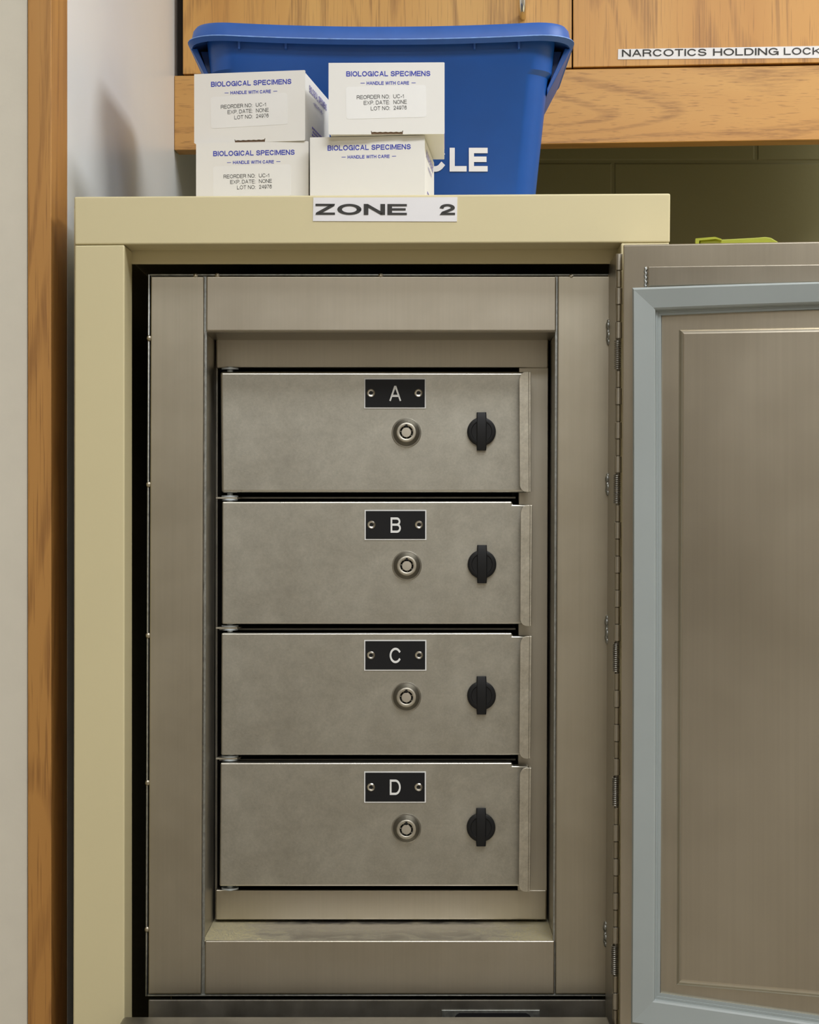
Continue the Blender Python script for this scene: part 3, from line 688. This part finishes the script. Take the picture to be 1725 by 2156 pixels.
# ------------------------------------------------------------------ specimen boxes on the cabinet
BW, BH, BD = 0.0948, 0.0585, 0.108
def specimen_box(px, D_, th, z, label, sticker=True):
    P = PL(px, D_ - 1.5, th); o0 = Vector((P.p0.x, P.p0.y, z)); back = -P.n
    root = thing('specimen_box', o0 + P.u * BW / 2 + back * BD / 2, label, 'box', 'white specimen boxes on the cream cabinet')
    fm = lambda x, y, o: o0 + P.u * x + Vector((0, 0, y)) + P.n * o          # front face, metres
    sm = lambda x, y, o: o0 + P.u * (BW + o) + back * x + Vector((0, 0, y))  # right side
    b = MB()
    a = [fm(0.0012, 0.0004, -0.0012), fm(BW - .0004, 0.0004, -0.0012), fm(BW - .0004, BH - .0012, -0.0012), fm(0.0012, BH - .0012, -0.0012)]
    b.poly_prism(a, [p + back * (BD - .0012) for p in a], 0, 0.0005, 2)
    # brown card showing at the corners
    for x, y in ((0.0014, 0.001), (BW - .0022, BH - .0032)):
        q = [fm(x, y, -0.0006), fm(x + .002, y, -0.0006), fm(x + .002, y + .002, -0.0006), fm(x, y + .002, -0.0006)]
        b.poly_prism(q, [p + back * .002 for p in q], 1)
    q = [fm(.034, .0004, -.0009), fm(.062, .0004, -.0009), fm(.062, .004, -.0009), fm(.034, .004, -.0009)]
    b.poly_prism(q, [p + back * .001 for p in q], 1)
    obj('carton', b, [M['carton'], M['card_edge']], root)
    b = MB()
    nx = [(.0355 + k * .0022, .0017 + (.0004 if k % 2 else 0)) for k in range(12)] if sticker else []
    outl = [(0, BH), (0, 0.0008), (0.0012, 0.0)] + ([(.0350, 0.0), (.0346, .0028), (.0352, .0028), (.0354, .0018)] + nx[1:] + [(.0600, .0018), (.0604, .0030), (.0610, .0030), (.0606, 0)] if sticker else []) + [(BW - .0004, 0.0), (BW, .001), (BW, BH - .0004), (BW - .0006, BH)]
    fr = [fm(x, y, 0) for x, y in outl]
    b.poly_prism(fr, [p + back * 0.0010 for p in fr], 0)
    obj('front_flap', b, M['carton'], root)
    b = MB()
    b.text('BIOLOGICAL SPECIMENS', fm, .0145, BH - .0112, .0832, BH - .0069, .00012, -.0001, 0.20)
    b.text('HANDLE WITH CARE', fm, .0312, BH - .0181, .0658, BH - .0153, .00012, -.0001, 0.20)
    for x in (.0262, .0678):
        q = [fm(x, BH - .0169, .00012), fm(x + .0034, BH - .0169, .00012), fm(x + .0034, BH - .01645, .00012), fm(x, BH - .01645, .00012)]
        b.poly_prism(q, [p + back * .0002 for p in q])
    obj('print', b, M['blue_ink'], root)
    b = MB()
    b.text('BIOLOGICAL SPECIMENS', sm, .018, BH - .0140, .092, BH - .0080, .0001, -.0005, 0.20)
    b.text('— HANDLE WITH CARE —', sm, .034, BH - .0210, .076, BH - .0182, .0001, -.0005, 0.18)
    for r in range(5):                       # the small illegible lines low on the side
        for k in range(9):
            x = .030 + k * .0062 + (r % 2) * .002; y = .0165 - r * .0030
            q = [sm(x, y, 0), sm(x + .0046, y, 0), sm(x + .0046, y + .0014, 0), sm(x, y + .0014, 0)]
            b.poly_prism(q, [p - P.u * .0005 for p in q])
    obj('side_print', b, M['mauve_ink'], root)
    if sticker:
        tl = math.radians(1.4 if th > 7 else 0.7 if th > 4 else 1.3)
        def st_(x, y, o): return fm(.0146 + x * math.cos(tl) - y * math.sin(tl), BH - .0461 + x * math.sin(tl) + y * math.cos(tl), o)
        w, h, r = .0655, .0263, .0022; pts = []
        for cx_, cy_, a0 in ((w - r, h - r, 0), (r, h - r, 90), (r, r, 180), (w - r, r, 270)):
            for k in range(6):
                a_ = math.radians(a0 + 18 * k); pts.append((cx_ + r * math.cos(a_), cy_ + r * math.sin(a_)))
        fr = [st_(x, y, .00016) for x, y in pts]; b = MB(); b.poly_prism(fr, [p - P.n * .00014 for p in fr])
        so = obj('sticker', b, M['sticker'], root)
        b = MB()
        for i, (l_, wl, v_, wv) in enumerate((('REORDER NO:', .0268, 'UC-1', .0086), ('EXP. DATE:', .0212, 'NONE', .0108), ('LOT NO:', .0155, '24976', .0107))):
            yb_ = .0160 - i * .00470
            b.text(l_, st_, .0357 - wl, yb_, .0357, yb_ + .0032, .00028, .00016, 0.13)
            b.text(v_, st_, .0388, yb_, .0388 + wv, yb_ + .0032, .00028, .00016, 0.13)
        obj('lettering', b, M['black_ink'], so)
    return root
specimen_box(413, 1.546, 5.2, ZT, 'white specimen box with sticker, bottom left of the stack')
specimen_box(653, 1.523, 5.0, ZT, 'white specimen box without a sticker, bottom right of the stack', False)
specimen_box(409, 1.550, 8.6, ZT + BH + .0001, 'white specimen box on top at left, its printed side showing')
specimen_box(692, 1.512, 1.2, ZT + BH + .0001, 'white specimen box on top at right, overhanging the box below')

# ------------------------------------------------------------------ blue recycling bin
BX, BYc = X_at(801, 0.18), 0.310
bin_ = thing('recycling_bin', (BX, BYc, ZT), 'blue plastic recycling bin standing behind the white boxes', 'bin')
def rrect(a, b, r, z, n=8, sag=0.0):
    out = []
    for cx_, cy_, a0 in ((a - r, b - r, 0), (-a + r, b - r, 90), (-a + r, -b + r, 180), (a - r, -b + r, 270)):
        for k in range(n + 1):
            t_ = math.radians(a0 + 90 * k / n); x, y = cx_ + r * math.cos(t_), cy_ + r * math.sin(t_)
            out.append((x, y, z))
    res = []
    for i in range(len(out)):                 # subdivide the straight runs so that the rim can sag
        p, q = out[i], out[(i + 1) % len(out)]
        L = math.hypot(q[0] - p[0], q[1] - p[1]); m = 12 if L > 0.05 else 1
        for k in range(m):
            x = p[0] + (q[0] - p[0]) * k / m; y = p[1] + (q[1] - p[1]) * k / m
            res.append(Vector((BX + x, BYc + y, z - sag * (1 - (x / a) ** 2))))
    return res
zr = Z_at(38, 0.187); SAG = 0.0058
z_l = Z_at(77, 0.19); z_s = Z_at(146, 0.2)
def bodyw(z): t_ = (z - ZT) / (z_l - ZT); return 0.1405 + 0.0185 * t_, 0.094 + 0.014 * t_
zb0 = ZT + 0.0002
rings = []
a0, b0 = bodyw(zb0)
rings.append(rrect(a0 - .006, b0 - .006, .02, zb0)); rings.append(rrect(a0, b0, .024, zb0 + .006))
a1, b1 = bodyw(z_s - .003); rings.append(rrect(a1, b1, .028, z_s - .003))
a2, b2 = bodyw(z_s); rings.append(rrect(a2 + .0030, b2 + .0026, .028, z_s + .0010))
a3, b3 = bodyw(z_l + .004); rings.append(rrect(a3 + .0030, b3 + .0030, .029, z_l + .004, sag=SAG))
ins = [rrect(a3 - .001, b3 - .001, .027, z_l + .005, sag=SAG), rrect(a0 - .004, b0 - .004, .02, zb0 + .004)]
obj('body', MB().loops(rings + ins, cap=True, capstart=True, smooth=True), M['bin'], bin_)
AR, BR = 0.1794, 0.125
rr = [rrect(a3 - .001, b3 - .001, .027, z_l + .0055, sag=SAG), rrect(AR - .007, BR - .007, .036, z_l + .001, sag=SAG), rrect(AR - .0035, BR - .0035, .038, z_l - .0022, sag=SAG),
      rrect(AR + .0006, BR + .0006, .040, z_l + .0016, sag=SAG), rrect(AR + .0002, BR + .0002, .040, z_l + .0026, sag=SAG), rrect(AR - .0028, BR - .0028, .037, z_l + .0034, sag=SAG), rrect(AR - .0045, BR - .0045, .036, zr - .004, sag=SAG),
      rrect(AR - .007, BR - .007, .034, zr - .0008, sag=SAG), rrect(AR - .012, BR - .012, .03, zr, sag=SAG), rrect(a3, b3, .028, zr - .001, sag=SAG), rrect(a3 - .002, b3 - .002, .026, z_l + .005, sag=SAG)]
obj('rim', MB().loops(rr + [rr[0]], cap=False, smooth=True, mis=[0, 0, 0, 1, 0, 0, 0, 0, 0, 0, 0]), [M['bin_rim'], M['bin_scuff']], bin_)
for sgn in (-1, 1):                           # sloping side grips below the rim
    zlo = Z_at(208, 0.24); aw = bodyw(zlo)[0]
    b = MB()
    def gp(x, y, z): return Vector((BX + sgn * x, BYc + y, z))
    y0, y1 = -0.085, 0.085
    fr = [gp(AR - .002, y0, z_l - .002), gp(aw + .0002, y0, zlo), gp(aw + .0002, y0, zlo + .006), gp(AR - .008, y0, z_l - .002)]
    b.poly_prism(fr, [p + Vector((0, y1 - y0, 0)) for p in fr], 0, .0006, 2)
    fr = [gp(a3 + .003, y0 + .012, z_l - .002), gp(AR - .010, y0 + .012, z_l - .002), gp(aw + .003, y0 + .012, zlo + .006)]
    b.poly_prism(fr, [p + Vector((0, .003, 0)) for p in fr], 0)
    obj('side_grip', b, M['bin'], bin_)
def binfront(x, y, o):
    Y = 0.2
    for _ in range(4):
        z = Z_at(y, Y); Y = BYc - bodyw(z)[1]
    return Vector((X_at(x, Y), Y - o, z))
for px in (505, 603, 999, 1092):
    p, q = binfront(px, 84, .0090), binfront(px, 107, .0080)
    b = MB(); b.poly_prism([p + Vector((-.0011, 0, 0)), p + Vector((.0011, 0, 0)), q + Vector((.0009, 0, 0)), q + Vector((-.0009, 0, 0))],
                 [p + Vector((-.0014, .0075, 0)), p + Vector((.0014, .0075, 0)), q + Vector((.0014, .007, 0)), q + Vector((-.0014, .007, 0))], 0, .0003, 2)
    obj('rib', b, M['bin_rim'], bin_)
b = MB()
b.text('RECYC', binfront, 706, 362, 939, 311, .0009, .0001, 0.23)
b.text('LE', binfront, 947, 361.5, 1027, 311.5, .0009, .0001, 0.23)
obj('lettering', b, M['tape'], bin_, 'white word RECYCLE on the front')

# ------------------------------------------------------------------ oak wall cabinets
W = PL(367, 0.752, 4.1)
oc = thing('wall_cabinet', W.map(1050, 160, -0.15), 'oak wall cabinet with two doors above the blue bin', 'cabinet')
def wl(x, y, s): return y + s * (x - 385)
ZTOP = -620
b = MB(); b.slab(W, [(385, ZTOP), (1204, ZTOP), (1204, 142.3), (385, 156)], 0, -0.019, 0, 0.0008, 2)
d1 = obj('cabinet_door', b, M['oak_door'], oc)
b = MB(); b.slab(W, [(1207, ZTOP), (2080, ZTOP), (2080, 125), (1207, 141.5)], 0, -0.019, 0, 0.0008, 2)
d2 = obj('cabinet_door', b, M['oak_door2'], oc, 'oak cabinet door with the narcotics label')
b = MB(); b.slab(W, [(367, 159.5), (2080, 131.5), (2080, 288.5), (367, 316)], 0, -0.030, 0, 0.0010, 2)
obj('rail', b, M['oak_rail'], oc)
b = MB(); b.slab(W, [(371, ZTOP), (2080, ZTOP), (2080, 150), (371, 180)], -0.032, -0.25, 0); obj('carcass', b, M['oak_dark'], oc)
b = MB()                                       # wire pull
p0, p1 = W.map(1101, 36, 0), W.map(1099, -190, 0)
pts = [p0 + W.n * 0.0, p0 + W.n * .014, p0 + W.n * .021 + Vector((0, 0, .003)), p0 + W.n * .025 + Vector((0, 0, .010)), p1 + W.n * .025 - Vector((0, 0, .010)), p1 + W.n * .021 - Vector((0, 0, .003)), p1 + W.n * .014, p1]
b.tube(pts, 0.0042, 14); obj('handle', b, M['steel_bright'], d1, 'satin chrome wire handle')
b = MB(); b.slab(W, [(1302, 103.5), (1800, 95.5), (1800, 121.5), (1301.5, 125)], 0.0007, 0.0001)
ls = obj('label_strip', b, M['tape'], d2, 'white label strip about narcotics holding')
b = MB()
for s_, xa, xb in (('NARCOTICS', 1310, 1488), ('HOLDING', 1502, 1640), ('LOCKER', 1651, 1768)):
    b.text(s_, lambda x, y, o: W.map(x, y - 0.0115 * (x - 1310), o), xa, 119.5, xb, 104.5, .0011, .0007, 0.155)
obj('lettering', b, M['black_ink'], ls)

# ------------------------------------------------------------------ neighbour behind the open door with the lime plastic piece on it
NX0 = X_at(1412, -0.04) + 0.012
NZ = Z_at(521, 0.05)
b = MB().box(NX0, 0.05, 0.0, 0.72, 0.60, NZ, 0, 0.002, 3)
nb = tag(obj('side_cabinet', b, M['cream'], origin=Vector((0.45, 0.32, 0))), 'plain metal cabinet hidden behind the open steel door', 'cabinet')
LP = PL(1550, 0.12, 6)
lime = thing('plastic_case', LP.map(1550, 516, -0.02), 'lime green plastic piece just showing above the open steel door', 'case')
lime.location.z = NZ; WLOC[lime] = Vector(lime.location)
b = MB()
yb_ = (lambda x: 512)
zz = LP.map(1550, 507).z
fr = [LP.map(1474, 506.5), LP.map(1590, 500.5), LP.map(1612, 498.5), LP.map(1624, 500.5), LP.map(1640, 510), LP.map(1648, 519)]
zl = NZ + 0.0002
fr = fr + [Vector((fr[-1].x, fr[-1].y, zl)), Vector((fr[0].x, fr[0].y, zl))]
b.poly_prism(fr, [p - LP.n * 0.05 for p in fr], 0, 0.0008, 2); obj('shell', b, M['lime'], lime)
b = MB()
fr = [LP.map(1465, 502, .004), LP.map(1506, 498.5, .004), LP.map(1520, 503, .004), LP.map(1520, 506, .004), LP.map(1508, 503, .004), LP.map(1473, 506, .004), LP.map(1472, 513, .004), LP.map(1465, 513, .004)]
b.poly_prism(fr, [p - LP.n * 0.012 for p in fr], 0); obj('clip', b, M['lime'], lime)
